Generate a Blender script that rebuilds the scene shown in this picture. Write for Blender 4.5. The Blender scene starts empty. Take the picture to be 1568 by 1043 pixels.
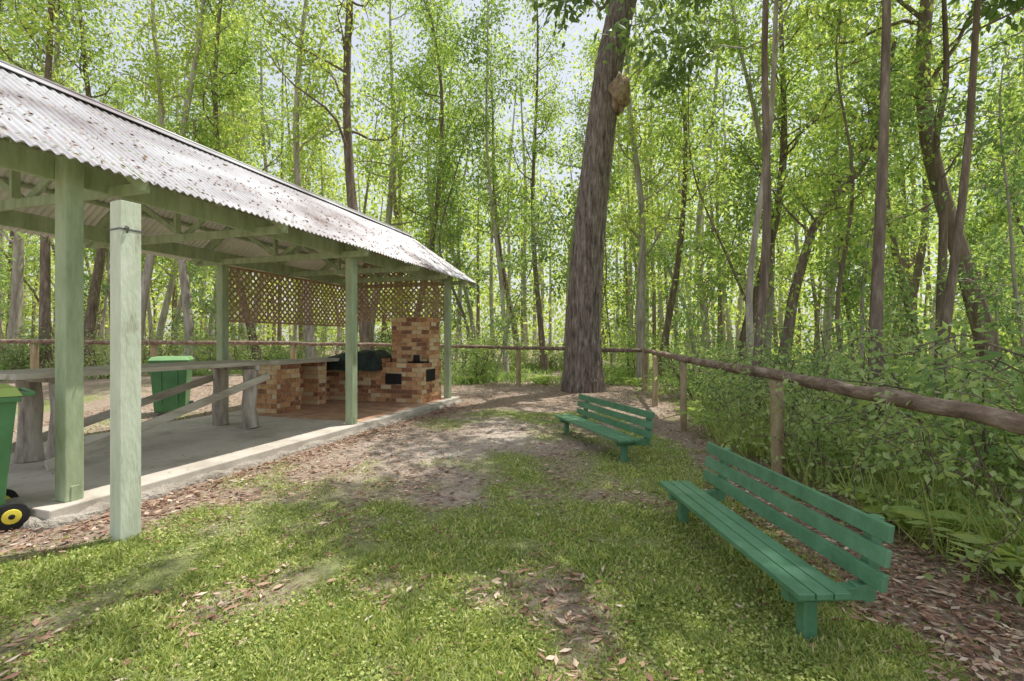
import bpy, math, numpy as np
from mathutils import Vector, Matrix
scene=bpy.context.scene
R=np.random.default_rng(7)
# ------------------------------------------------------------------ mesh helpers
def unit(v):
    v=np.asarray(v,float); n=np.linalg.norm(v,axis=-1,keepdims=True); n[n==0]=1; return v/n
def mk(name,parts,mats,bevel=0,parent=None,loc=None,rotz=0):
    vs=[];fs=[];mi=[];sm=[];o=0
    for V,F,m,s in parts:
        V=np.asarray(V,float).reshape(-1,3);F=np.asarray(F,int).reshape(-1,4)
        vs.append(V);fs.append(F+o);o+=len(V)
        mi.append(np.full(len(F),m));sm.append(np.full(len(F),bool(s)))
    V=np.concatenate(vs);F=np.concatenate(fs);mi=np.concatenate(mi);sm=np.concatenate(sm)
    me=bpy.data.meshes.new(name+"_mesh")
    me.vertices.add(len(V));me.vertices.foreach_set("co",V.astype(np.float32).ravel())
    me.loops.add(len(F)*4);me.loops.foreach_set("vertex_index",F.astype(np.int32).ravel())
    me.polygons.add(len(F));me.polygons.foreach_set("loop_start",(np.arange(len(F))*4).astype(np.int32))
    try: me.polygons.foreach_set("loop_total",np.full(len(F),4,np.int32))
    except Exception: pass
    for m in mats: me.materials.append(m)
    me.polygons.foreach_set("material_index",mi.astype(np.int32))
    me.polygons.foreach_set("use_smooth",sm)
    me.update(calc_edges=True)
    ob=bpy.data.objects.new(name,me);scene.collection.objects.link(ob)
    if bevel:
        b=ob.modifiers.new("bevel","BEVEL");b.width=bevel;b.segments=2;b.limit_method='ANGLE'
    if parent: ob.parent=parent
    if loc is not None: ob.location=loc
    ob.rotation_euler[2]=rotz
    return ob
BF=np.array([[0,3,2,1],[4,5,6,7],[0,1,5,4],[1,2,6,5],[2,3,7,6],[3,0,4,7]])
def box(x0,x1,y0,y1,z0,z1,m=0):
    V=[[x0,y0,z0],[x1,y0,z0],[x1,y1,z0],[x0,y1,z0],[x0,y0,z1],[x1,y0,z1],[x1,y1,z1],[x0,y1,z1]]
    return (np.array(V,float),BF,m,False)
def frus(x0,x1,y0,y1,z0,X0,X1,Y0,Y1,z1,m=0):
    V=[[x0,y0,z0],[x1,y0,z0],[x1,y1,z0],[x0,y1,z0],[X0,Y0,z1],[X1,Y0,z1],[X1,Y1,z1],[X0,Y1,z1]]
    return (np.array(V,float),BF,m,False)
def beam(p0,p1,w,h,m=0,up=(0,0,1)):
    p0=np.array(p0,float);p1=np.array(p1,float);d=unit(p1-p0);up=np.array(up,float)
    s=unit(np.cross(d,up));u=np.cross(s,d)
    V=[]
    for p in (p0,p1):
        for a,b in ((-1,-1),(1,-1),(1,1),(-1,1)): V.append(p+s*a*w/2+u*b*h/2)
    F=[[0,3,2,1],[4,5,6,7],[0,1,5,4],[1,2,6,5],[2,3,7,6],[3,0,4,7]]
    return (np.array(V),np.array(F)[:,::-1],m,False)
def tube(P,r,k=8,m=0,jit=0,caps=False,rng=R):
    P=np.asarray(P,float);r=np.asarray(r,float)*np.ones(len(P))
    if caps:
        P=np.vstack([P[:1],P,P[-1:]]);r=np.concatenate([[1e-4],r,[1e-4]])
    n=len(P);T=np.zeros_like(P);T[1:-1]=P[2:]-P[:-2];T[0]=P[min(2,n-1)]-P[0];T[-1]=P[-1]-P[max(n-3,0)];T=unit(T)
    ref=np.array([1.,0.1,0]) if abs(T[n//2][2])>0.7 else np.array([0.05,0,1.])
    A=unit(np.cross(T,ref));B=np.cross(T,A)
    a=np.arange(k)*2*math.pi/k
    rr=r[:,None]*(1+jit*rng.normal(size=(n,k)))
    V=P[:,None]+A[:,None]*(np.cos(a)[None,:,None]*rr[...,None])+B[:,None]*(np.sin(a)[None,:,None]*rr[...,None])
    i=np.arange(n-1)[:,None]*k;j=np.arange(k)[None];j2=(j+1)%k
    F=np.stack([i+j,i+j2,i+k+j2,i+k+j],-1).reshape(-1,4)
    return (V.reshape(-1,3),F,m,True)
def leaves(P,D,L,W,m=0,rng=R,fold=.25):
    n=len(P);D=unit(D);S=unit(np.cross(D,rng.normal(size=(n,3))));N=np.cross(D,S)
    L=(np.ones(n)*L)[:,None];W=(np.ones(n)*W)[:,None]
    f=fold*W*rng.uniform(-1,1,(n,1))
    mid=P+D*L*.45
    V=np.stack([P,mid-S*W*.5+N*f,P+D*L,mid+S*W*.5+N*f],1).reshape(-1,3)
    return (V,np.arange(n*4).reshape(-1,4),m,False)
def clumps(C,rad,n,L,W,m,rng,droop=.5,flat=.7):
    C=np.asarray(C);c=np.repeat(C,n,0)
    g=rng.normal(size=c.shape)*rad*.55;g[:,2]*=flat
    D=unit(g)*.6+rng.normal(size=c.shape)*.6;D[:,2]-=droop
    l=L*rng.uniform(.6,1.3,len(c));return leaves(c+g,D,l,l*W,m,rng)
# ------------------------------------------------------------------ materials
def mat(name):
    m=bpy.data.materials.new(name);m.use_nodes=True;n=m.node_tree;n.nodes.clear()
    o=n.nodes.new("ShaderNodeOutputMaterial");return m,n,o
def nd(t,ty,**k):
    x=t.nodes.new(ty)
    for a,b in k.items():
        if a in x.inputs.keys(): x.inputs[a].default_value=b
        else: setattr(x,a,b)
    return x
def ramp(t,fac,stops):
    r=t.nodes.new("ShaderNodeValToRGB");e=r.color_ramp.elements
    while len(e)<len(stops): e.new(.5)
    for i,(p,c) in enumerate(stops):
        e[i].position=p;e[i].color=(*c,1)
    t.links.new(fac,r.inputs[0]);return r.outputs[0]
def noisy(name,stops,scale=(8,8,8),rough=.8,bump=.3,bscale=None,detail=6,metal=0,spec=.3,dist=.02,island=0):
    m,t,o=mat(name);L=t.links
    tc=nd(t,"ShaderNodeTexCoord");mp=nd(t,"ShaderNodeMapping");mp.inputs['Scale'].default_value=scale
    L.new(tc.outputs['Object'],mp.inputs[0])
    nz=nd(t,"ShaderNodeTexNoise",Scale=1,Detail=detail,Roughness=.65);L.new(mp.outputs[0],nz.inputs['Vector'])
    fac=nz.outputs[0]
    if island:
        g=nd(t,"ShaderNodeNewGeometry");ma=nd(t,"ShaderNodeMath",operation='MULTIPLY_ADD');ma.inputs[1].default_value=island
        L.new(g.outputs['Random Per Island'],ma.inputs[0]);mb=nd(t,"ShaderNodeMath",operation='SUBTRACT');mb.inputs[1].default_value=island/2
        L.new(fac,mb.inputs[0]);L.new(mb.outputs[0],ma.inputs[2]);fac=ma.outputs[0]
    c=ramp(t,fac,stops)
    b=nd(t,"ShaderNodeBsdfPrincipled",Roughness=rough,Metallic=metal);b.inputs['Specular IOR Level'].default_value=spec
    L.new(c,b.inputs['Base Color'])
    n2=nd(t,"ShaderNodeTexNoise",Scale=bscale or 4,Detail=8);L.new(mp.outputs[0],n2.inputs['Vector'])
    bp=nd(t,"ShaderNodeBump",Strength=bump,Distance=dist);L.new(n2.outputs[0],bp.inputs['Height']);L.new(bp.outputs[0],b.inputs['Normal'])
    L.new(b.outputs[0],o.inputs[0]);return m
def leafmat(name,stops,trans=.5,tb=1.6,rough=.45,objvar=True,gloss=.25):
    m,t,o=mat(name);L=t.links
    g=nd(t,"ShaderNodeNewGeometry");oi=nd(t,"ShaderNodeObjectInfo")
    a=nd(t,"ShaderNodeMath",operation='MULTIPLY_ADD');a.inputs[1].default_value=.55
    L.new(g.outputs['Random Per Island'],a.inputs[0])
    b=nd(t,"ShaderNodeMath",operation='MULTIPLY');b.inputs[1].default_value=.45 if objvar else .0
    L.new(oi.outputs['Random'],b.inputs[0]);L.new(b.outputs[0],a.inputs[2])
    if not objvar: a.inputs[1].default_value=1.0
    c=ramp(t,a.outputs[0],stops)
    d=nd(t,"ShaderNodeBsdfPrincipled",Roughness=rough);d.inputs['Specular IOR Level'].default_value=gloss;L.new(c,d.inputs['Base Color'])
    mul=nd(t,"ShaderNodeMix",data_type='RGBA',blend_type='MULTIPLY');mul.inputs[0].default_value=1
    L.new(c,mul.inputs[6]);mul.inputs[7].default_value=(tb*1.08,tb,tb*.65,1)
    tr=nd(t,"ShaderNodeBsdfTranslucent");L.new(mul.outputs[2],tr.inputs[0])
    mx=nd(t,"ShaderNodeMixShader");mx.inputs[0].default_value=trans
    L.new(d.outputs[0],mx.inputs[1]);L.new(tr.outputs[0],mx.inputs[2]);L.new(mx.outputs[0],o.inputs[0]);return m
M_leafA=leafmat("gum_leaf",[(0,(.11,.19,.075)),(.4,(.25,.38,.11)),(.75,(.44,.56,.16)),(1,(.60,.65,.25))],.58,1.5)
M_leafS=leafmat("shade_caster_leaf",[(0,(.10,.17,.06)),(.5,(.20,.31,.10)),(1,(.34,.46,.16))],.2,1.1)  # low translucency, so the added crowns cast firmer shade
M_leafB=leafmat("understory_leaf",[(0,(.10,.18,.09)),(.5,(.23,.36,.14)),(1,(.44,.56,.22))],.5,1.45)
M_leafC=leafmat("shrub_leaf",[(0,(.16,.26,.11)),(.5,(.33,.46,.18)),(.9,(.52,.62,.30)),(1,(.66,.68,.46))],.45,1.35)
M_fern=leafmat("fern_leaf",[(0,(.22,.34,.12)),(.5,(.36,.50,.17)),(1,(.52,.62,.26))],.5,1.35)
M_grass=leafmat("grass_blade",[(0,(.20,.28,.08)),(.5,(.38,.47,.13)),(.85,(.56,.61,.21)),(1,(.66,.62,.37))],.3,1.2,objvar=False)
M_litter=leafmat("dry_leaf",[(0,(.15,.08,.055)),(.4,(.32,.18,.125)),(.75,(.48,.32,.235)),(1,(.68,.58,.47))],.1,1.0,.7,objvar=False)
M_bark=noisy("bark",[(.3,(.10,.075,.06)),(.55,(.23,.175,.14)),(.75,(.42,.35,.28))],(11,11,1.7),.9,.7,dist=.04)
M_barkb=noisy("bark_pale",[(.3,(.22,.185,.165)),(.5,(.42,.37,.325)),(.75,(.66,.61,.55))],(7,7,1.2),.9,.5)
M_bigbark=noisy("ironbark",[(.34,(.06,.047,.04)),(.46,(.18,.145,.125)),(.56,(.27,.22,.195)),(.72,(.46,.40,.36))],(15,15,2.4),.95,1.0,bscale=1.3,dist=.10,detail=12)
M_burl=noisy("burl_wood",[(.3,(.14,.09,.06)),(.5,(.38,.28,.18)),(.7,(.58,.46,.33))],(5,5,5),.95,1.0,dist=.08)
M_green=noisy("green_paint",[(.3,(.27,.33,.19)),(.55,(.41,.49,.32)),(.8,(.53,.59,.44))],(9,9,2.2),.65,.25)
M_post=noisy("weathered_pale_paint",[(.25,(.40,.36,.28)),(.42,(.64,.69,.55)),(.75,(.80,.84,.72))],(12,12,3),.75,.3)
M_bench=noisy("bench_green_paint",[(.25,(.07,.18,.10)),(.5,(.11,.265,.15)),(.8,(.18,.35,.225))],(6,6,6),.38,.15,spec=.5,island=.14)
M_roof=noisy("galvanised_roof",[(.32,(.17,.13,.13)),(.45,(.33,.31,.33)),(.68,(.55,.56,.59))],(1.2,.7,1.2),.5,.1,metal=.15,detail=10,spec=.4)
M_under=noisy("roof_underside",[(.3,(.74,.70,.66)),(.7,(.87,.85,.82))],(1.5,1.5,1.5),.55,.05)
M_conc=noisy("concrete",[(.3,(.34,.30,.25)),(.5,(.54,.49,.43)),(.72,(.66,.62,.56))],(1.8,1.8,1.8),.9,.3,bscale=22,detail=12,dist=.01)
M_concr=noisy("rough_concrete",[(.3,(.20,.17,.14)),(.5,(.38,.34,.29)),(.75,(.50,.46,.40))],(7,7,7),.95,.9,detail=10,dist=.05)
M_brick=noisy("brick",[(.12,(.28,.13,.08)),(.40,(.58,.30,.15)),(.62,(.70,.44,.23)),(.85,(.76,.62,.40))],(16,16,16),.9,.5,island=.85,detail=9)
M_mortar=noisy("mortar",[(.3,(.36,.31,.26)),(.7,(.56,.50,.43))],(30,30,30),.95,.3)
M_latt=noisy("lattice_timber",[(.3,(.30,.19,.12)),(.6,(.54,.38,.26)),(.8,(.66,.52,.37))],(12,12,12),.85,.2)
M_log=noisy("grey_log",[(.3,(.20,.165,.14)),(.5,(.46,.41,.35)),(.75,(.66,.61,.55))],(10,10,2),.9,.5)
M_table=noisy("table_timber",[(.3,(.30,.26,.20)),(.5,(.52,.48,.40)),(.75,(.68,.64,.56))],(14,1.5,8),.85,.3)
M_rail=noisy("fence_rail_wood",[(.3,(.10,.07,.05)),(.5,(.24,.17,.13)),(.72,(.44,.36,.29))],(14,5,14),.9,.6)
M_fpost=noisy("fence_post_wood",[(.3,(.22,.16,.10)),(.5,(.42,.32,.20)),(.75,(.56,.47,.32))],(10,10,2.5),.9,.5)
M_bin=noisy("bin_green_plastic",[(.3,(.07,.20,.08)),(.7,(.11,.29,.12))],(4,4,4),.4,.05,spec=.5)
M_binlid=noisy("bin_lid_green",[(.3,(.18,.36,.15)),(.7,(.25,.46,.2))],(4,4,4),.4,.05,spec=.5)
M_lidy=noisy("bin_lid_yellow_green",[(.3,(.30,.44,.10)),(.7,(.45,.55,.14))],(4,4,4),.4,.05,spec=.5)
M_yel=noisy("yellow_plastic",[(.3,(.65,.55,.05)),(.7,(.8,.68,.08))],(4,4,4),.4,.05,spec=.5)
M_black=noisy("black_rubber",[(.3,(.012,.012,.012)),(.7,(.03,.03,.03))],(9,9,9),.7,.2)
M_cover=noisy("bbq_cover_cloth",[(.3,(.012,.02,.018)),(.7,(.04,.06,.053))],(6,6,6),.6,.6,dist=.04)
M_steel=noisy("steel",[(.3,(.10,.10,.10)),(.7,(.3,.3,.3))],(9,9,9),.4,.1,metal=.7)
def paver():
    m,t,o=mat("brick_pavers");L=t.links
    tc=nd(t,"ShaderNodeTexCoord");br=nd(t,"ShaderNodeTexBrick",Scale=1)
    br.inputs['Brick Width'].default_value=.23;br.inputs['Row Height'].default_value=.115;br.inputs['Mortar Size'].default_value=.006
    br.inputs['Color1'].default_value=(.46,.25,.16,1);br.inputs['Color2'].default_value=(.58,.36,.24,1);br.inputs['Mortar'].default_value=(.32,.26,.2,1)
    L.new(tc.outputs['Object'],br.inputs['Vector'])
    nz=nd(t,"ShaderNodeTexNoise",Scale=5,Detail=8);L.new(tc.outputs['Object'],nz.inputs['Vector'])
    mx=nd(t,"ShaderNodeMix",data_type='RGBA',blend_type='OVERLAY');mx.inputs[0].default_value=.6
    L.new(br.outputs[0],mx.inputs[6]);L.new(nz.outputs[0],mx.inputs[7])
    b=nd(t,"ShaderNodeBsdfPrincipled",Roughness=.85);L.new(mx.outputs[2],b.inputs['Base Color']);L.new(b.outputs[0],o.inputs[0]);return m
M_pave=paver()
# ------------------------------------------------------------------ layout functions
TH=math.radians(17.2);OX,OY=-3.56,3.89
def w2loc(x,y):
    dx=x-OX;dy=y-OY;return dx*math.cos(TH)-dy*math.sin(TH), dx*math.sin(TH)+dy*math.cos(TH)
def ss(a,b,x):
    t=np.clip((x-a)/(b-a),0,1);return t*t*(3-2*t)
def gh(x,y):
    x=np.asarray(x,float);y=np.asarray(y,float)
    h=-1.0*ss(3.0,14,x)+.28*ss(2,9,-x)*ss(8,13,y)
    far=ss(14,20,y)+ss(3,6,np.abs(x))
    h=h+.06*np.clip(far,0,1)*(np.sin(x*.9+1)*np.cos(y*.7)+.5*np.sin(x*2.1+y*1.3))
    h=h+.012*np.sin(x*2.3)*np.sin(y*1.9+.5)
    return h
_ph=R.uniform(0,6.28,(40,));_fr=R.normal(size=(40,2))
def vnoise(x,y,f):
    v=0
    for i in range(14): v=v+np.sin((_fr[i,0]*x+_fr[i,1]*y)*f+_ph[i])
    return v/3.7
def gmask(x,y):   # 1 = grass , 0 = dirt / litter
    r,s=w2loc(x,y)
    g=1.0-ss(2.1,.6,r)*ss(-1.0,.8,s)*1.1
    g=g-1.3*ss(.25,-.1,s)*ss(.9,.1,r)
    g=g-.85*np.exp(-(((x+.75)/1.25)**2+((y-5.6)/1.4)**2))
    g=g-.75*np.exp(-(((x+.2)/.9)**2+((y-7.6)/1.1)**2))
    g=g-1.2*ss(9.0,10.6,y+.25*x)*ss(17,14.2,y)
    xr=1.75+.25*ss(3,6,y)
    g=g-1.25*ss(xr-.15,xr+.35,x)*ss(3.9,2.9,x)
    g=g+ss(3.0,3.6,x)*.6*ss(3.5,4.5,y)
    g=g+.45*vnoise(x,y,2.2)+.30*vnoise(x+9,y+3,6.)
    return np.clip(g*1.1,0,1)
def sandmask(x,y):
    a=np.exp(-(((x+.6)/1.2)**2+((y-5.8)/1.5)**2))+.8*np.exp(-(((x-.0)/1.0)**2+((y-8)/1.3)**2))
    return np.clip(a*.65+.2*vnoise(x,y,3),0,1)
# ------------------------------------------------------------------ ground
def axis(lo,hi,step,far):
    a=list(np.arange(lo,hi+1e-6,step));d=step
    x=hi
    while x<far: d*=1.35;x+=d;a.append(x)
    x=lo;d=step
    while x>-far: d*=1.35;x-=d;a.insert(0,x)
    return np.array(a)
gx=axis(-9,7,.09,450);gy=axis(0,18,.09,450)
X,Y=np.meshgrid(gx,gy);n1=len(gx)
Z=gh(X,Y)
Z=Z+np.where((np.abs(X)<9)&(Y<18),.008*vnoise(X,Y,9),0)
i=np.arange(len(gy)-1)[:,None]*n1+np.arange(n1-1)[None]
F=np.stack([i,i+1,i+n1+1,i+n1],-1).reshape(-1,4)
def groundmat():
    m,t,o=mat("ground_soil_and_grass");L=t.links
    tc=nd(t,"ShaderNodeTexCoord")
    at=nd(t,"ShaderNodeAttribute",attribute_name="grass");sa=nd(t,"ShaderNodeAttribute",attribute_name="sand")
    n1=nd(t,"ShaderNodeTexNoise",Scale=28,Detail=10,Roughness=.7);L.new(tc.outputs['Object'],n1.inputs['Vector'])
    gr=ramp(t,n1.outputs[0],[(.3,(.12,.14,.06)),(.5,(.24,.27,.11)),(.7,(.36,.38,.17))])
    di=ramp(t,n1.outputs[0],[(.3,(.16,.11,.085)),(.5,(.34,.26,.21)),(.68,(.52,.43,.37))])
    sd=ramp(t,n1.outputs[0],[(.3,(.36,.30,.255)),(.6,(.60,.53,.47))])
    m1=nd(t,"ShaderNodeMix",data_type='RGBA');L.new(sa.outputs['Fac'],m1.inputs[0]);L.new(di,m1.inputs[6]);L.new(sd,m1.inputs[7])
    ad=nd(t,"ShaderNodeMath",operation='ADD');L.new(at.outputs['Fac'],ad.inputs[0])
    sb=nd(t,"ShaderNodeMath",operation='MULTIPLY_ADD');sb.inputs[1].default_value=1.6;sb.inputs[2].default_value=-.8;L.new(n1.outputs[0],sb.inputs[0]);L.new(sb.outputs[0],ad.inputs[1])
    cl=nd(t,"ShaderNodeClamp");L.new(ad.outputs[0],cl.inputs[0])
    m2=nd(t,"ShaderNodeMix",data_type='RGBA');L.new(cl.outputs[0],m2.inputs[0]);L.new(m1.outputs[2],m2.inputs[6]);L.new(gr,m2.inputs[7])
    b=nd(t,"ShaderNodeBsdfPrincipled",Roughness=.95);b.inputs['Specular IOR Level'].default_value=.1;L.new(m2.outputs[2],b.inputs['Base Color'])
    bp=nd(t,"ShaderNodeBump",Strength=.8,Distance=.03);L.new(n1.outputs[0],bp.inputs['Height']);L.new(bp.outputs[0],b.inputs['Normal'])
    L.new(b.outputs[0],o.inputs[0]);return m
gobj=mk("ground",[(np.stack([X,Y,Z],-1).reshape(-1,3),F,0,True)],[groundmat()])
a=gobj.data.attributes.new("grass",'FLOAT','POINT');a.data.foreach_set("value",gmask(X,Y).ravel().astype(np.float32))
a=gobj.data.attributes.new("sand",'FLOAT','POINT');a.data.foreach_set("value",sandmask(X,Y).ravel().astype(np.float32))
def inslab(x,y,p=.02):
    r,s=w2loc(x,y);return (r<.26+p)&(r>-2.9)&(s>-.26-p)&(s<7.6)
def scatter(N):
    v=R.uniform(.045,1,N)
    y=1.75/v**.95; y=np.where(y>16,R.uniform(4,16,N),y)
    x=R.uniform(-1.12,1.12,N)*(y+.4)
    k=(x>-7)&(x<5.0)&~inslab(x,y);x=x[k];y=y[k]
    g=gmask(x,y);k=R.uniform(0,1,len(x))<g**1.3*.95+.03;return x[k],y[k],g[k]
x,y,g=scatter(430000)
n=len(x);D=np.stack([R.normal(0,1.3,n),R.normal(0,1.3,n),np.ones(n)],-1)
Lh=R.uniform(.015,.045,n)*(.6+.5*g)*(1+.04*y)*np.clip(1+.4*vnoise(x,y,11),.4,2)
gp=[leaves(np.stack([x,y,gh(x,y)-.003],-1),D,Lh,R.uniform(.006,.013,n)*(1+.07*y),0)]
x,y,g=scatter(110000)   # clover and broad-leaf weeds
k=vnoise(x,y,5)>-.1;x=x[k];y=y[k];n=len(x);D=np.stack([R.normal(0,1,n),R.normal(0,1,n),R.uniform(-.1,.5,n)],-1);l=R.uniform(.010,.022,n)*(1+.04*y)
gp.append(leaves(np.stack([x,y,gh(x,y)+R.uniform(.008,.03,n)],-1),D,l,l*.8,0))
mk("grass",gp,[M_grass])
# leaf litter
N=105000
y=R.uniform(1.6,15.5,N)**1;x=R.uniform(-1.15,1.15,N)*(y+.3)
k=(x<4.5)&(x>-8)&~inslab(x,y);x=x[k];y=y[k]
g=gmask(x,y);sa=sandmask(x,y);k=R.uniform(0,1,len(x))<np.clip((1-g)**1.2*(1-.7*sa),0,1)*.8+.035;x=x[k];y=y[k]
x2=R.uniform(1.7,2.9,3500);y2=R.uniform(1.4,4.8,3500);x=np.concatenate([x,x2]);y=np.concatenate([y,y2])
r3=.30+np.abs(R.normal(0,.16,2500));s3=R.uniform(-.3,7.4,2500)   # drift against the slab edge
x=np.concatenate([x,OX+r3*math.cos(TH)+s3*math.sin(TH)]);y=np.concatenate([y,OY-r3*math.sin(TH)+s3*math.cos(TH)])
n=len(x);D=np.stack([R.normal(size=n),R.normal(size=n),R.normal(0,.22,n)],-1)
l=R.uniform(.025,.085,n)
p=leaves(np.stack([x,y,gh(x,y)+R.uniform(.006,.025,n)],-1),D,l,l*R.uniform(.25,.5,n),0)
V=p[0].reshape(-1,4,3);c=V.mean(1,keepdims=True);V[:,:,2]=c[:,:,2]+(V[:,:,2]-c[:,:,2])*.35
ll=[(V.reshape(-1,3),p[1],0,False)]
n=170;r3=R.uniform(-2.7,.1,n);s3=R.uniform(-.15,3.7,n);x=OX+r3*math.cos(TH)+s3*math.sin(TH);y=OY-r3*math.sin(TH)+s3*math.cos(TH)
p=leaves(np.stack([x,y,np.full(n,.128)],-1),np.stack([R.normal(size=n),R.normal(size=n),np.zeros(n)],-1),R.uniform(.02,.06,n),.016,0)
V=p[0].reshape(-1,4,3);V[:,:,2]=.127+(V[:,:,2]-.128)*.3+.004;ll.append((V.reshape(-1,3),p[1],0,False))
mk("leaf_litter",ll,[M_litter])
# ------------------------------------------------------------------ shelter
sh=bpy.data.objects.new("picnic_shelter",None);scene.collection.objects.link(sh)
sh.location=(OX,OY,0);sh.rotation_euler[2]=-TH
def S(name,parts,mats,bevel=0): return mk(name,parts,mats,bevel,parent=sh)
S("slab",[box(-2.85,.15,-.22,7.5,-.2,.12)],[M_conc],.012)
n=60
ed=[]
ys=np.linspace(-.3,7.55,n);P=np.stack([.17+.02*R.normal(size=n),ys,np.full(n,-.01)],-1)
ed.append(tube(P,.065+.012*R.normal(size=n),8,0,.12,True))
xs=np.linspace(-2.9,.17,26);P=np.stack([xs,-.23+.015*R.normal(size=26),np.full(26,-.01)],-1);ed.append(tube(P,.06,8,0,.12,True))
S("slab_footing",ed,[M_concr])
S("paved_floor",[box(-2.35,.02,3.9,7.3,.05,.124)],[M_pave])
EV=.45;RZ=3.92;EZ=2.72;RX=-1.27;sl=(RZ-EZ)/(EV-RX)
pp=[]
for s in (0,3.7,7.2):
    for r in (0,-2.54): pp.append(box(r-.065,r+.065,s-.065,s+.065,.12,2.88 if s else 2.86))
S("posts",pp,[M_green],.008)
S("post_stirrups",[box(r-.074,r+.074,s-.03,s+.03,.12,.24) for s in (0,3.7,7.2) for r in (0,)],[M_green],.003)
bm=[box(-.115,-.073,-.75,7.65,2.68,2.87),box(-2.467,-2.425,-.75,7.65,2.68,2.87)]
S("wall_plates",bm,[M_green],.005)
tr=[]
TS=(-.7,.3,1.9,3.52,5.1,6.3,7.38)
for s in TS:
    tr.append(beam((.41,s,EZ-.05+.04*sl),(RX,s,RZ-.075),.045,.10))
    tr.append(beam((2*RX-.41,s,EZ-.05+.04*sl),(RX,s,RZ-.075),.045,.10))
    tr.append(beam((.38,s+.046,2.70),(2*RX-.38,s+.046,2.70),.04,.09))
    tr.append(beam((RX,s+.004,2.74),(RX,s+.004,RZ-.1),.04,.07,up=(0,1,0)))
    tr.append(beam((RX,s+.09,2.72),(-.42,s+.09,RZ-.08-(.85)*sl),.035,.07))
    tr.append(beam((RX,s+.09,2.72),(2*RX+.42,s+.09,RZ-.08-(.85)*sl),.035,.07))
S("roof_trusses",tr,[M_green],.004)
pu=[]
for q in (.12,.37,.62,.9):
    for sgn in (1,-1):
        xx=RX+sgn*(EV-RX)*q;zz=RZ-(EV-RX)*q*sl-.027
        pu.append(beam((xx,-.88,zz),(xx,7.66,zz),.07,.035))
S("purlins",pu,[M_green],.003)
def corr(y0,y1,off,m):
    ny=int((y1-y0)/.076*8);ysx=np.linspace(y0,y1,ny);w=.011*np.cos(ysx/.076*2*math.pi)
    out=[]
    for sgn in (1,-1):
        q=np.linspace(0,1,9);A,Bq=np.meshgrid(ysx,q)
        xx=RX+sgn*(EV-RX)*Bq;zz=RZ-(EV-RX)*Bq*sl+w[None]*1.0+off+.004*np.sin(A*3+Bq*4)
        V=np.stack([xx,A,zz],-1).reshape(-1,3);i=np.arange(8)[:,None]*ny+np.arange(ny-1)[None]
        Fq=np.stack([i,i+1,i+ny+1,i+ny],-1).reshape(-1,4);out.append((V,Fq,m,True))
    return out
S("roof_sheets",corr(-.95,7.8,.012,0),[M_roof])
S("roof_sheets_underside",corr(-.945,7.795,.006,0),[M_under])
S("ridge_cap",[beam((RX+.07,-.95,RZ+.0),(RX+.07,7.81,RZ+.0),.17,.008,up=(sl,0,1)),beam((RX-.07,-.95,RZ+.0),(RX-.07,7.81,RZ+.0),.17,.008,up=(-sl,0,1)),
  tube([(RX,-.95,RZ+.04),(RX,3,RZ+.04),(RX,7.81,RZ+.04)],.03,8,0,0,True)],[M_roof])
S("barge_boards",[beam((EV,s,EZ-.06),(RX,s,RZ-.06),.03,.12) for s in(-.93,7.77)]+[beam((2*RX-EV,s,EZ-.06),(RX,s,RZ-.06),.03,.12) for s in(-.93,7.77)],[M_green],.003)
n=1100
q=R.uniform(.05,1,n)**.6;sy=R.uniform(-.9,7.6,n);w=.011*np.cos(sy/.076*2*math.pi)
P=np.stack([RX+(EV-RX)*q,sy,RZ-(EV-RX)*q*sl+.03],-1);D=np.stack([R.normal(0,.5,n)+.5,R.normal(0,.6,n),-R.uniform(.1,.6,n)],-1);D[:,2]=-D[:,0]*sl
l=R.uniform(.02,.06,n);S("roof_leaf_litter",[leaves(P,D,l,l*.35)],[M_litter])
# lattice
def clipline(p,d,poly):
    t0,t1=-50,50;n=len(poly)
    for i in range(n):
        a=poly[i];b=poly[(i+1)%n];e=b-a;nn=np.array([-e[1],e[0]])
        num=np.dot(nn,a-p);den=np.dot(nn,d)
        if abs(den)<1e-9:
            if num>0: return None
            continue
        t=num/den
        if den>0: t0=max(t0,t)
        else: t1=min(t1,t)
    return (p+d*t0,p+d*t1) if t1-t0>.03 else None
def lattice(poly,to3,nrm,sp=.092,w=.036):
    poly=[np.array(p,float) for p in poly];out=[]
    for k,d in enumerate(((1,1),(-1,1))):
        d=unit(np.array(d,float));pn=np.array([-d[1],d[0]])
        for c in np.arange(-8,8,sp):
            seg=clipline(pn*c,d,poly)
            if seg is None: continue
            o=np.array(nrm)*(.007 if k else -.003)
            out.append(beam(to3(seg[0])+o,to3(seg[1])+o,w,.008,up=nrm))
    return out
lat=lattice([(3.8,1.76),(7.1,1.76),(7.1,2.64),(3.8,2.64)],lambda p:np.array([-2.56,p[0],p[1]]),(1,0,0))
lat+=[box(-2.585,-2.535,3.775,7.125,1.72,1.757),box(-2.585,-2.535,3.775,7.125,2.643,2.679)]
zt=lambda x:RZ-abs(x-RX)*sl-.13
lat+=lattice([(-2.46,1.84),(-.08,1.84),(-.08,zt(-.08)),(RX,zt(RX)),(-2.46,zt(-2.46))],lambda p:np.array([p[0],7.2,p[1]]),(0,1,0))
S("lattice_screens",lat,[M_latt])
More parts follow.
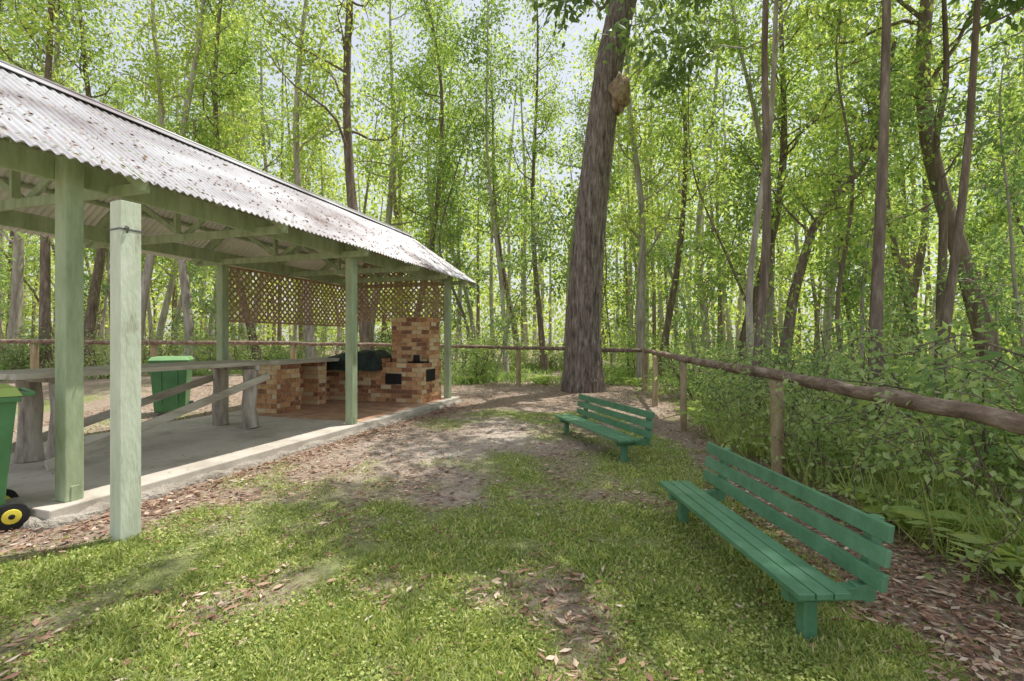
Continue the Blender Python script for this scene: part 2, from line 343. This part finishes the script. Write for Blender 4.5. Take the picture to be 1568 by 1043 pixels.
# ------------------------------------------------------------------ BBQ
def bricks(x0,x1,y0,y1,z0,z1,seed=0):
    rg=np.random.default_rng(seed);out=[box(x0+.008,x1-.008,y0+.008,y1-.008,z0,z1-.006,1)]
    Hh=.086;nz=max(1,int(round((z1-z0)/Hh)));hh=(z1-z0)/nz
    for k in range(nz):
        za=z0+k*hh+.005;zb=z0+(k+1)*hh-.005+(.005 if k==nz-1 else 0)
        for ax in (0,1):
            a0,a1=(x0,x1) if ax==0 else (y0,y1);Ln=a1-a0
            st=.0 if (k+ax)%2 else -.12
            a=a0+st
            while a<a1:
                b=min(a+.235,a1);aa=max(a,a0)
                if b-aa>.03:
                    j=rg.uniform(0,.003)
                    for side in (0,1):
                        if ax==0:
                            ya,yb=((y0-j,y0+.03) if side==0 else (y1-.03,y1+j));out.append(box(aa+.005 if aa>a0 else aa,b-.005 if b<a1 else b,ya,yb,za,zb,0))
                        else:
                            xa,xb=((x0-j-.001,x0+.03) if side==0 else (x1-.03,x1+j+.001));out.append(box(xa,xb,aa+.005 if aa>a0 else aa+.031,b-.005 if b<a1 else b-.031,za,zb,0))
                a+=.24
        if k==nz-1:
            xx=x0+.031
            while xx<x1-.04:
                out.append(box(xx,min(xx+.10,x1-.031),y0+.031,y1-.031,za,zb+.001,0));xx+=.11
    return out
z0=.125
bb=bricks(-2.42,-1.86,4.15,4.75,z0,.97,1)+bricks(-2.42,-1.95,5.35,5.6,z0,.97,2)+bricks(-2.42,-2.3,4.76,6.2,z0,.97,3)
bb+=bricks(-2.42,-1.28,6.15,7.08,z0,.80,4)+bricks(-1.275,-.10,6.15,7.08,z0,.93,5)
bb+=bricks(-1.02,-.14,6.55,7.09,.93,1.88,6)
bb+=bricks(-1.275,-1.03,6.2,6.5,.93,1.02,8)
bb+=[box(-2.45,-1.86,4.1,6.22,.972,1.035,2),box(-.92,-.55,6.13,6.16,.50,.72,3),box(-.10,-.085,6.35,6.75,.55,.80,3),box(-.5,-.12,6.3,6.54,.935,.965,3),tube([(-.3,6.32,.96),(-.3,6.32,1.02),(-.3,6.32,1.1)],.07,12,3,0,True)]
mk("brick_barbecue",bb,[M_brick,M_mortar,M_table,M_black],loc=(OX,OY,0),rotz=-TH)
u=np.linspace(-1,1,34);A,B=np.meshgrid(u,u)
H=np.clip((1-np.abs(A)**5)*(1-np.abs(B)**5),0,1)**.45*(.38+.06*A)+.025*np.sin(7*A+2*B)*np.cos(5*B)
Vc=np.stack([-1.68+A*.66*(1+.05*(1-H*3)),6.36+B*.52,.78+H],-1).reshape(-1,3);i=np.arange(33)[:,None]*34+np.arange(33)[None]
mk("barbecue_cover",[(Vc,np.stack([i,i+1,i+35,i+34],-1).reshape(-1,4),0,True)],[M_cover],loc=(OX,OY,0),rotz=-TH)
# ------------------------------------------------------------------ table
tb=[]
for j in range(3): tb.append(box(-2.02+j*.31,-1.72+j*.31,.28-.03*j,3.42-.05*(j%2),1.035,1.09,0))
for (r,s) in ((-1.87,.74),(-1.25,.66),(-1.87,3.06),(-1.21,2.97)):
    P=[(r+.02*R.normal(),s+.01*R.normal(),zz) for zz in (.12,.4,.7,.98)];tb.append(tube(P,[.115,.10,.095,.10],12,1,.04,True))
for s in (.7,3.0): tb.append(tube([(-2.0,s,1.0),(-1.5,s,1.01),(-1.08,s,1.0)],.045,8,1,.05,True))
tb.append(beam((-1.10,.45,.19),(-1.09,3.2,.87),.035,.10,0));tb.append(beam((-1.99,.45,.22),(-1.99,3.1,.85),.035,.10,0))
mk("picnic_table",tb,[M_table,M_log],.006,loc=(OX,OY,0),rotz=-TH)
# ------------------------------------------------------------------ bins
def ring_wheel(cx,cy,cz,r,w,ax=0):
    o=[]
    p=[(cx-w/2,cy,cz),(cx,cy,cz),(cx+w/2,cy,cz)]
    o.append(tube(p,r,20,1,0,True));o.append(tube([(cx-w/2-.006,cy,cz),(cx,cy,cz),(cx+w/2+.006,cy,cz)],r*.55,14,2,0,True))
    o.append(tube([(cx-w/2-.012,cy,cz),(cx,cy,cz),(cx+w/2+.012,cy,cz)],r*.2,10,1,0,True));return o
def bin_(loc,rot,lidmat):
    b=[frus(-.23,.23,-.24,.20,.06,-.28,.28,-.33,.27,.96,0),box(-.30,.30,-.35,.29,.945,.985,0)]
    b.append(frus(-.305,.305,-.36,.30,.987,-.26,.26,-.30,.27,1.05,3))
    b.append(tube([(-.24,.36,1.0),(0,.36,1.0),(.24,.36,1.0)],.018,8,0,0,True))
    for q in(-.24,.24): b.append(beam((q,.28,.99),(q,.37,1.0),.03,.03,0))
    for q in (-.12,.12): b.append(frus(q-.015,q+.015,-.27,.2,.2,q-.015,q+.015,-.335,.2,.9,0))
    b+=ring_wheel(-.26,.24,.10,.10,.05)+ring_wheel(.26,.24,.10,.10,.05)
    b.append(tube([(-.26,.24,.1),(0,.24,.1),(.26,.24,.1)],.012,6,1))
    return mk("wheelie_bin",b,[M_bin,M_black,M_yel,lidmat],.006,loc=loc,rotz=rot)
bin_((-6.25,8.9,gh(-6.25,8.9)),math.radians(25),M_binlid)
bin_((-4.06,3.55,0),math.radians(-38),M_lidy)
# ------------------------------------------------------------------ free standing post
fp=[box(-.065,.065,-.065,.065,-.3,2.375,0),box(-.068,.068,-.068,.068,2.17,2.185,1),tube([(.07,-.03,2.2),(.09,-.03,2.19),(.075,-.03,2.15)],.008,6,1)]
mk("timber_post",fp,[M_post,M_steel],.006,loc=(-2.74,3.43,0),rotz=math.radians(-25))
# ------------------------------------------------------------------ benches
def bench(loc,rot,Ln,z=.275,sw=.25,bx=.365):
    p=[];q=sw/3
    for j in range(3): p.append(box(j*q,j*q+q-.007,0,Ln,z-.03,z))
    for j,(x0,zb) in enumerate(((bx,z+.005),(bx+.014,z+.115),(bx+.028,z+.225))):
        V=frus(x0,x0+.026,-.02,Ln+.02,zb,x0+.011,x0+.037,-.02,Ln+.02,zb+.078);p.append(V)
    for yy in (.13,Ln-.18):
        p.append(box(.09,.155,yy-.032,yy+.032,-.12,z-.09))
        p.append(box(.015,bx,yy-.03,yy+.03,z-.09,z-.0315))
        V=frus(bx+.020,bx+.075,yy-.028,yy+.028,z-.10,bx+.068,bx+.123,yy-.028,yy+.028,z+.295);p.append(V)
        p.append(box(bx-.02,bx+.03,yy-.029,yy+.029,z-.092,z-.02))
    o=mk("park_bench",p,[M_bench],.004,loc=loc,rotz=rot);return o
bench((1.27,2.14,0),math.radians(3),1.74)
bench((1.21,5.42,0),math.radians(16.5),2.0,sw=.28,bx=.37)
# ------------------------------------------------------------------ fences
def fence(name,pts,posts,rr,mats):
    P=[]
    for i in range(len(pts)-1):
        for t in np.linspace(0,1,9)[:-1]: P.append(np.array(pts[i])*(1-t)+np.array(pts[i+1])*t)
    P.append(np.array(pts[-1]));P=np.array(P);P[1:-1]+=R.normal(0,.007,(len(P)-2,3))
    o=[tube(P,rr*(1+.06*R.normal(size=len(P))),14,0,.03,True)]
    for (x,y,zt_,r) in posts:
        h=float(gh(x,y));zs=np.linspace(h-.3,zt_,6);o.append(tube([(x+.006*R.normal(),y,z) for z in zs],r,10,1,.04,True))
    return mk(name,o,mats)
fence("log_fence",[(3.7,13.4,1.13),(3.05,9.8,1.12),(2.72,7.5,1.10),(2.69,4.97,1.05),(2.52,2.37,.99),(2.42,.4,.98)],
  [(3.68,13.4,1.2,.08),(3.05,10.3,1.06,.06),(2.66,7.5,1.05,.05),(2.72,4.97,1.0,.065),(2.62,2.1,.93,.06)],.054,[M_rail,M_fpost])
fence("log_fence",[(3.7,13.4,1.12),(.2,14.8,1.17),(-2.0,14.4,1.24),(-6,13.2,1.32),(-12,11.6,1.37),(-17,10.4,1.40)],
  [(.2,14.85,1.17,.07),(-2.9,14.2,1.2,.07),(-6,13.25,1.3,.07),(-9.2,12.4,1.3,.07),(-11.6,11.75,1.3,.08),(-15,10.9,1.35,.07)],.055,[M_rail,M_fpost])
# ------------------------------------------------------------------ trees
def tree_parts(seed,H,r0,c0,spread,nb,ncl,nl,L,W,curve=.03,path=None,up=.7,crad=.45,k=8,twig=True,wood=0,leaf=1,rtop=.2):
    rg=np.random.default_rng(seed);parts=[]
    n=18;t=np.linspace(0,1,n)
    if path is None:
        a=rg.normal(0,curve,(4,));b=rg.uniform(0,6.28,(4,))
        px=H*(a[0]*t+a[1]*.5*np.sin(t*5+b[0])+a[2]*.25*np.sin(t*11+b[1]));px-=px[0]
        py=H*(a[3]*t+a[2]*.5*np.sin(t*6+b[2]));py-=py[0]
        P=np.stack([px,py,t*H],-1)
    else:
        pa=np.array(path,float);tt=np.linspace(0,1,len(pa));P=np.stack([np.interp(t,tt,pa[:,i]) for i in range(3)],-1)
    rad=r0*(1-(1-rtop)*t)*(1+.55*np.exp(-t*H/.5));parts.append(tube(P,rad,max(k,10),wood,.03,False,rg))
    cl=[]
    for i in range(nb):
        tb_=c0+(1-c0)*((i+rg.uniform())/nb);base=np.array([np.interp(tb_,t,P[:,q]) for q in range(3)])
        az=rg.uniform(0,6.28);el=rg.uniform(.15,1.0)*up
        d=np.array([math.cos(az)*math.cos(el),math.sin(az)*math.cos(el),math.sin(el)]);ln=spread*rg.uniform(.45,1.1)*(1-.45*(tb_-c0)/(1-c0+1e-6))
        m=6;q=[base]
        for s_ in range(m): d=unit(d+rg.normal(0,.25,3)+np.array([0,0,.08]));q.append(q[-1]+d*ln/m)
        q=np.array(q);rb=max(.012,r0*(1-tb_*.7)*.38);parts.append(tube(q,rb*np.linspace(1,.25,m+1),5,wood,0,False,rg))
        for c in range(ncl):
            f=rg.uniform(.35,1)*m;j=int(min(f,m-1));c0_=q[j]+(q[j+1]-q[j])*(f-j)
            d2=unit(rg.normal(size=3)+np.array([0,0,.5]));e=c0_+d2*rg.uniform(.3,.9)*spread*.28
            if twig: parts.append(tube([c0_,(c0_+e)/2+rg.normal(0,.05,3),e],[.014+rb*.12,.010,.005],4,wood,0,False,rg))
            cl.append(e)
            if rg.uniform()<.3: cl.append((c0_+e)/2)
    parts.append(clumps(np.array(cl),crad,nl,L,W,leaf,rg));return parts
def inst(src,name,x,y,s,rot,zs=None,parent=None,tilt=(0,0)):
    o=bpy.data.objects.new(name,src.data);scene.collection.objects.link(o)
    o.location=(x,y,float(gh(x,y))-.08);o.scale=(s,s,zs or s);o.rotation_euler=(tilt[0],tilt[1],rot)
    if parent: o.parent=parent
    return o
def proto(name,parts,mats):
    o=mk(name,parts,mats);scene.collection.objects.unlink(o);return o
GS=[(17,.17,.26,3.2,20),(19,.15,.34,3.0,21),(15,.12,.24,2.6,19),(18,.20,.40,3.6,20),(16,.10,.28,2.4,19)]
gums=[proto("gp%d"%i,tree_parts(100+i,H,r,c,sp,nb,7,27,.17,.46,curve=.045,crad=.58),[M_bark if i%2 else M_barkb,M_leafA]) for i,(H,r,c,sp,nb) in enumerate(GS)]
shadegums=[proto("sg%d"%i,tree_parts(150+i,14,.085,.52,6.2,13,3,150,.21,.48,curve=.035,crad=.55,up=.5),[M_barkb if i==1 else M_bark,M_leafS]) for i in range(3)]  # dense clumped crowns, shaped to throw dappled shade
saps=[proto("sp%d"%i,tree_parts(200+i,H,r,c,sp,nb,5,22,.14,.45,curve=.07,crad=.42,k=6),[M_bark if i%2 else M_barkb,M_leafA if i%2 else M_leafB]) for i,(H,r,c,sp,nb) in enumerate(
   [(8,.055,.15,1.7,15),(10,.065,.22,1.9,16),(6.5,.04,.10,1.4,14),(9,.05,.25,1.6,14)])]
def shrub_parts(seed,H,sp,nst,nl,L,W):
    rg=np.random.default_rng(seed);parts=[];cl=[]
    for i in range(nst):
        az=rg.uniform(0,6.28);d=np.array([math.cos(az)*.5,math.sin(az)*.5,1.0]);q=[np.array([rg.normal(0,.12),rg.normal(0,.12),-.05])];m=6;ln=H*rg.uniform(.55,1.1)
        for s_ in range(m): d=unit(d+rg.normal(0,.25,3));q.append(q[-1]+d*np.array([sp,sp,1])*ln/m)
        q=np.array(q);parts.append(tube(q,.016*np.linspace(1,.3,m+1),5,0,0,False,rg))
        for c in range(8):
            f=rg.uniform(.12,1)*m;j=int(min(f,m-1));a=q[j]+(q[j+1]-q[j])*(f-j);e=a+rg.normal(0,.22,3)*H*.35
            parts.append(tube([a,(a+e)/2,e],[.006,.005,.003],4,0,0,False,rg));cl.append(e)
    cl=np.array(cl);cl[:,2]=np.abs(cl[:,2]);parts.append(clumps(cl,.26,nl,L,W,1,rg,.35));return parts
shrubs=[proto("sh%d"%i,shrub_parts(300+i,H,sp,ns,nl,L,W),[M_bark,M_leafC if i%2 else M_leafB]) for i,(H,sp,ns,nl,L,W) in enumerate(
   [(2.2,1.0,12,20,.10,.42),(1.6,1.2,12,24,.07,.48),(2.8,.8,12,21,.12,.30),(1.2,1.3,12,22,.06,.55)])]
def fern_parts(seed):
    rg=np.random.default_rng(seed);parts=[];PP=[];DD=[];LL=[]
    for f in range(13):
        az=f*2.4+rg.normal(0,.2);ln=rg.uniform(.55,.95);t=np.linspace(0,1,22);rr=ln*(t*.35+.55*t**2);z=ln*(1.15*t-.85*t**2)
        q=np.stack([rr*math.cos(az),rr*math.sin(az),z],-1);parts.append(tube(q[::3],.004,4,0,0,False,rg))
        sd_=np.array([-math.sin(az),math.cos(az),0]);fw=np.array([math.cos(az),math.sin(az),.1])
        for j in range(3,22):
            for sg in (-1,1): PP.append(q[j]);DD.append(sd_*sg+fw*.45+rg.normal(0,.07,3));LL.append(ln*.26*math.sin(math.pi*min(1,(t[j]*.85+.12)))+.01)
    parts.append(leaves(np.array(PP),np.array(DD),np.array(LL),np.array(LL)*.22,1,rg,.05));return parts
ferns=[proto("fn%d"%i,fern_parts(400+i),[M_bark,M_fern]) for i in range(2)]
def px(u,Yd): return (u-784)/740*Yd
rg=np.random.default_rng(5)
taken=[]
for u,Yd,g_,s in [(565,16.5,3,1.1),(478,18,0,1.0),(400,17,1,.9),(330,21,2,1),(290,17,0,.95),(205,16,0,.9),(135,18,3,.9),(70,15,1,1.0),(10,17,0,1.0),(620,21,1,1),(668,24,4,1.1),(722,22,2,1),(560,23,0,1.15),
   (775,19,4,1.0),(835,21,1,.9),(862,25,0,1),(985,16,0,.95),(1008,18,1,.9),(1060,22,2,1),(1122,15.5,3,.85),(1172,16,2,1),(1260,21,0,1),(1305,17,4,1),(1370,22,3,1),(1432,17,1,1.),(1490,20,2,1),(1530,12.5,3,1.25)]:
    x=px(u,Yd);inst(gums[g_],"gum_tree",x,Yd,s,rg.uniform(0,6.28),tilt=(rg.normal(0,.03),rg.normal(0,.03)));taken.append((x,Yd))
for x,y,g_,s in [(7.6,8.6,0,1.0),(5.4,10.6,1,1.0),(5.6,4.4,1,.9),(4.15,8.3,2,1.0),(4.7,6.2,0,.95)]:  # gums added toward the sun so their crowns dapple the clearing
    inst(shadegums[g_],"gum_tree",x,y,s,rg.uniform(0,6.28));taken.append((x,y))
def ok(x,y,d):
    for a,b in taken:
        if (a-x)**2+(b-y)**2<d*d: return False
    return True
for _ in range(60):
    y=rg.uniform(20,32);x=rg.uniform(-1.2,1.2)*y
    if ok(x,y,2.2) and len(taken)<55: taken.append((x,y));inst(gums[rg.integers(5)],"gum_tree",x,y,rg.uniform(.9,1.2),rg.uniform(0,6.28),tilt=(rg.normal(0,.04),rg.normal(0,.04)))
for _ in range(1500):
    if len(taken)>110: break
    y=rg.uniform(1,28);x=rg.uniform(-1.25,1.3)*(y+2)
    if not (y>15.3 or (x>5.2 and y>8) or (x<-8.5 and y>3)): continue
    if x<-5 and y<15.5 and x>-17 and y>9 : continue
    if not ok(x,y,1.3): continue
    taken.append((x,y));inst(saps[rg.integers(4)],"slender_sapling",x,y,rg.uniform(.75,1.2),rg.uniform(0,6.28),tilt=(rg.normal(0,.09),rg.normal(0,.09)))
c=0
for _ in range(4000):
    if c>100: break
    y=rg.uniform(1,24);x=rg.uniform(-1.25,1.3)*(y+2)
    if not (y>15.8 or (x>4.2+.03*y and y>3.2) or (x<-8 and y>13.5)): continue
    c+=1;inst(shrubs[rg.integers(4)],"understory_shrub",x,y,rg.uniform(.75,1.3),rg.uniform(0,6.28))
for x,y,k_,s in [(3.9,3.3,1,1.0),(4.5,4.4,0,1.05),(3.8,5.8,1,.95),(4.6,6.8,2,.95),(3.8,7.8,3,1.1),(4.3,9.0,0,.95),(4.2,10.4,1,1.1),(5.2,3.4,2,1.1),(3.5,6.8,3,1.0),(4.6,12,0,1.0),(3.35,4.4,3,.8),(3.9,2.3,3,1.0)]:
    inst(shrubs[k_],"understory_shrub",x,y,s,rg.uniform(0,6.28))
for i,(x,y) in enumerate([(3.1,2.9),(3.3,3.9),(3.15,4.9),(3.1,6.0),(3.7,2.3),(3.35,8.5),(3.6,9.7),(2.95,3.5),(4.2,3.0),(3.7,5.0),(4.6,5.6),(3.1,7.1),(.9,15.6),(-1.3,15.8),(2.6,15.2),(3.9,14.9),(-3.2,15.6)]):
    inst(ferns[i%2],"fern",x,y,rg.uniform(.7,1.0),rg.uniform(0,6.28))
# distant forest
n=5200;yy=rg.uniform(30,78,n);xx=rg.uniform(-1.22,1.22,n)*yy
zz=rg.uniform(0,1,n)**1.0*26
keep=rg.uniform(0,1,n)<(1-.5*ss(14,26,zz)+.25*vnoise(xx*.25,zz*.6,1.0));xx=xx[keep];yy=yy[keep];zz=zz[keep];n=len(xx)
C=np.stack([xx,yy,zz+gh(xx,yy)],-1);m_=26;c=np.repeat(C,m_,0);g=rg.normal(size=c.shape)*(np.repeat(yy,m_)*.022)[:,None];g[:,2]*=.75
D=rg.normal(size=c.shape);D[:,2]-=.5;l=np.repeat(yy,m_)*.0095*rg.uniform(.6,1.3,len(c))
fp_=[leaves(c+g,D,l,l*.5,0,rg)]
for i in range(230):
    y=rg.uniform(28,75);x=rg.uniform(-1.22,1.22)*y;h=rg.uniform(14,24);b0=float(gh(x,y))-.3;dx,dy=rg.normal(0,1.0,2)
    fp_.append(tube([(x,y,b0),(x+dx*.3,y,b0+h*.3),(x+dx*.2,y+dy,b0+h*.6),(x+dx,y+dy,b0+h)],[rg.uniform(.1,.28),.13,.10,.04],7,1+i%2,0,False,rg))
mk("distant_forest",fp_,[M_leafA,M_bark,M_barkb])
# big ironbark
Yb=13.4
def pt(u,v,Yd=Yb): return (px(u,Yd),Yd,1.4-(v-521.5)*Yd/740)
path=[pt(893,610),pt(893,560),pt(893,500),pt(896,450),pt(899,400),pt(903,350),pt(908,300),pt(914,250),pt(920,200),pt(926,150),pt(933,100),pt(943,50),pt(955,0),pt(968,-60),pt(975,-140),pt(985,-260),pt(985,-380)]
ba=path[0];rel=[(a-ba[0],b-ba[1],c_) for a,b,c_ in path]
bp_=tree_parts(900,19,.50,.76,4.0,14,6,22,.17,.42,path=rel,crad=.55,k=24,rtop=.35)
t=np.linspace(0,1,90);pa=np.array(rel);tt=np.linspace(0,1,len(pa));P=np.stack([np.interp(t,tt,pa[:,i]) for i in range(3)],-1)
zr=np.interp(P[:,2],[0,.5,1.5,4,7,11,18],[.62,.55,.49,.44,.40,.36,.25])
bp_[0]=tube(P,zr,36,0,.022,False)
uu,vv=np.meshgrid(np.linspace(0,2*math.pi,25),np.linspace(0,math.pi,16))
rb_=.33*(1+.18*np.sin(3*uu+1)*np.sin(4*vv)+.12*np.sin(5*uu)*np.sin(7*vv+1))
bc=np.array(pt(944,152))-np.array([ba[0],ba[1],0])+np.array([0,-.28,0])
Vb=np.stack([rb_*np.sin(vv)*np.cos(uu)*.85,rb_*np.sin(vv)*np.sin(uu),rb_*np.cos(vv)*1.45],-1).reshape(-1,3)+bc
i=np.arange(15)[:,None]*25+np.arange(24)[None];bp_.append((Vb,np.stack([i,i+25,i+26,i+1],-1).reshape(-1,4),2,True))
mk("ironbark_tree",bp_,[M_bigbark,M_leafA,M_burl],loc=(ba[0],ba[1],0))
def custom(name,pts,r0,seed,mats,**kw):
    b=np.array(pts[0]);rel=[tuple(np.array(p)-np.array([b[0],b[1],0])) for p in pts]
    mk(name,tree_parts(seed,10,r0,kw.pop('c0',.4),kw.pop('spread',2.4),kw.pop('nb',10),5,20,.14,.42,path=rel,rtop=.35,**kw),mats,loc=(b[0],b[1],0))
Yd=12.5
custom("leaning_gum_tree",[pt(1195,580,Yd),pt(1205,520,Yd),pt(1215,450,Yd),pt(1232,390,Yd),pt(1248,340,Yd),pt(1290,290,Yd),pt(1335,235,Yd),pt(1350,170,Yd),pt(1370,60,Yd)],.15,41,[M_bark,M_leafA])
custom("leaning_gum_tree",[pt(1440,590,11),pt(1440,480,11),pt(1445,330,11),pt(1430,230,11),pt(1450,120,11),pt(1445,0,11),pt(1440,-100,11)],.10,42,[M_bark,M_leafA])
# vines & creeper along the right fence
rgv=np.random.default_rng(77);parts=[];cl=[]
for i in range(95):
    y=rgv.uniform(1.6,7.0);x=np.interp(y,[.4,2.37,4.97,7.5],[2.42,2.52,2.69,2.72])+rgv.uniform(-.03,.6);z=rgv.uniform(.4,1.22)
    q=[np.array([x,y,z])];d=rgv.normal(size=3)*.5
    for s_ in range(7): d=unit(d+rgv.normal(0,.5,3)+np.array([.12,0,-.28]));q.append(q[-1]+d*.13)
    q=np.array(q);q[:,0]=np.maximum(q[:,0],2.47);parts.append(tube(q,.004,4,0,0,False,rgv));cl+=list(q[1:])
parts.append(clumps(np.array(cl),.10,5,.06,.6,1,rgv,.4));mk("creeper_vine",parts,[M_bark,M_leafC])
n=9000;cx=rgv.uniform(2.75,4.0,130);cy=rgv.uniform(1.8,6.5,130);ii=rgv.integers(0,130,n)
x=cx[ii]+rgv.normal(0,.09,n);y=cy[ii]+rgv.normal(0,.09,n)
k=x>2.62;x=x[k];y=y[k];n=len(x)
D=np.stack([rgv.normal(0,.45,n),rgv.normal(0,.45,n),np.ones(n)],-1);mk("tall_grass",[leaves(np.stack([x,y,gh(x,y)],-1),D,rgv.uniform(.15,.6,n),.008,0,rgv)],[M_grass])
n=40000;y=rgv.uniform(14.9,26,n);x=rgv.uniform(-1.2,1.2,n)*y;k=rgv.uniform(0,1,n)<.5+.5*vnoise(x,y,1.2);x=x[k];y=y[k];n=len(x)
D=np.stack([rgv.normal(0,.7,n),rgv.normal(0,.7,n),np.ones(n)],-1)
mk("undergrowth",[leaves(np.stack([x,y,gh(x,y)],-1),D,rgv.uniform(.12,.42,n),rgv.uniform(.03,.07,n),0,rgv)],[M_leafB])
# ------------------------------------------------------------------ light, sky, camera
el=math.radians(69);az=math.atan2(.8,.6)
sv=Vector((math.sin(az)*math.cos(el),math.cos(az)*math.cos(el),math.sin(el)))
sd=bpy.data.lights.new("sun","SUN");sd.energy=5;sd.angle=math.radians(.5);sd.color=(1,.96,.87)
so=bpy.data.objects.new("sun",sd);scene.collection.objects.link(so);so.rotation_euler=sv.to_track_quat('Z','Y').to_euler();so.location=(10,10,30)
w=bpy.data.worlds.new("World");scene.world=w;w.use_nodes=True;t=w.node_tree;bg=t.nodes['Background']
sk=t.nodes.new("ShaderNodeTexSky");sk.sky_type='NISHITA';sk.sun_disc=False;sk.sun_elevation=el;sk.sun_rotation=az;sk.dust_density=3;sk.air_density=1.2
skylift=t.nodes.new("ShaderNodeMix");skylift.data_type='RGBA';skylift.inputs[0].default_value=.5;skylift.inputs[7].default_value=(7.4,7.5,7.4,1)   # white mixed into the sky colour, brightening the sky and its fill light
t.links.new(sk.outputs[0],skylift.inputs[6]);t.links.new(skylift.outputs[2],bg.inputs[0]);bg.inputs[1].default_value=.15
cd=bpy.data.cameras.new("camera");co=bpy.data.objects.new("camera",cd);scene.collection.objects.link(co)
co.location=(0,0,1.4);co.rotation_euler=(math.radians(90),0,0);cd.lens=17.0;cd.sensor_width=36;cd.clip_end=2000;cd.clip_start=.05
scene.camera=co
scene.view_settings.view_transform='Standard';scene.view_settings.look='None';scene.view_settings.exposure=0
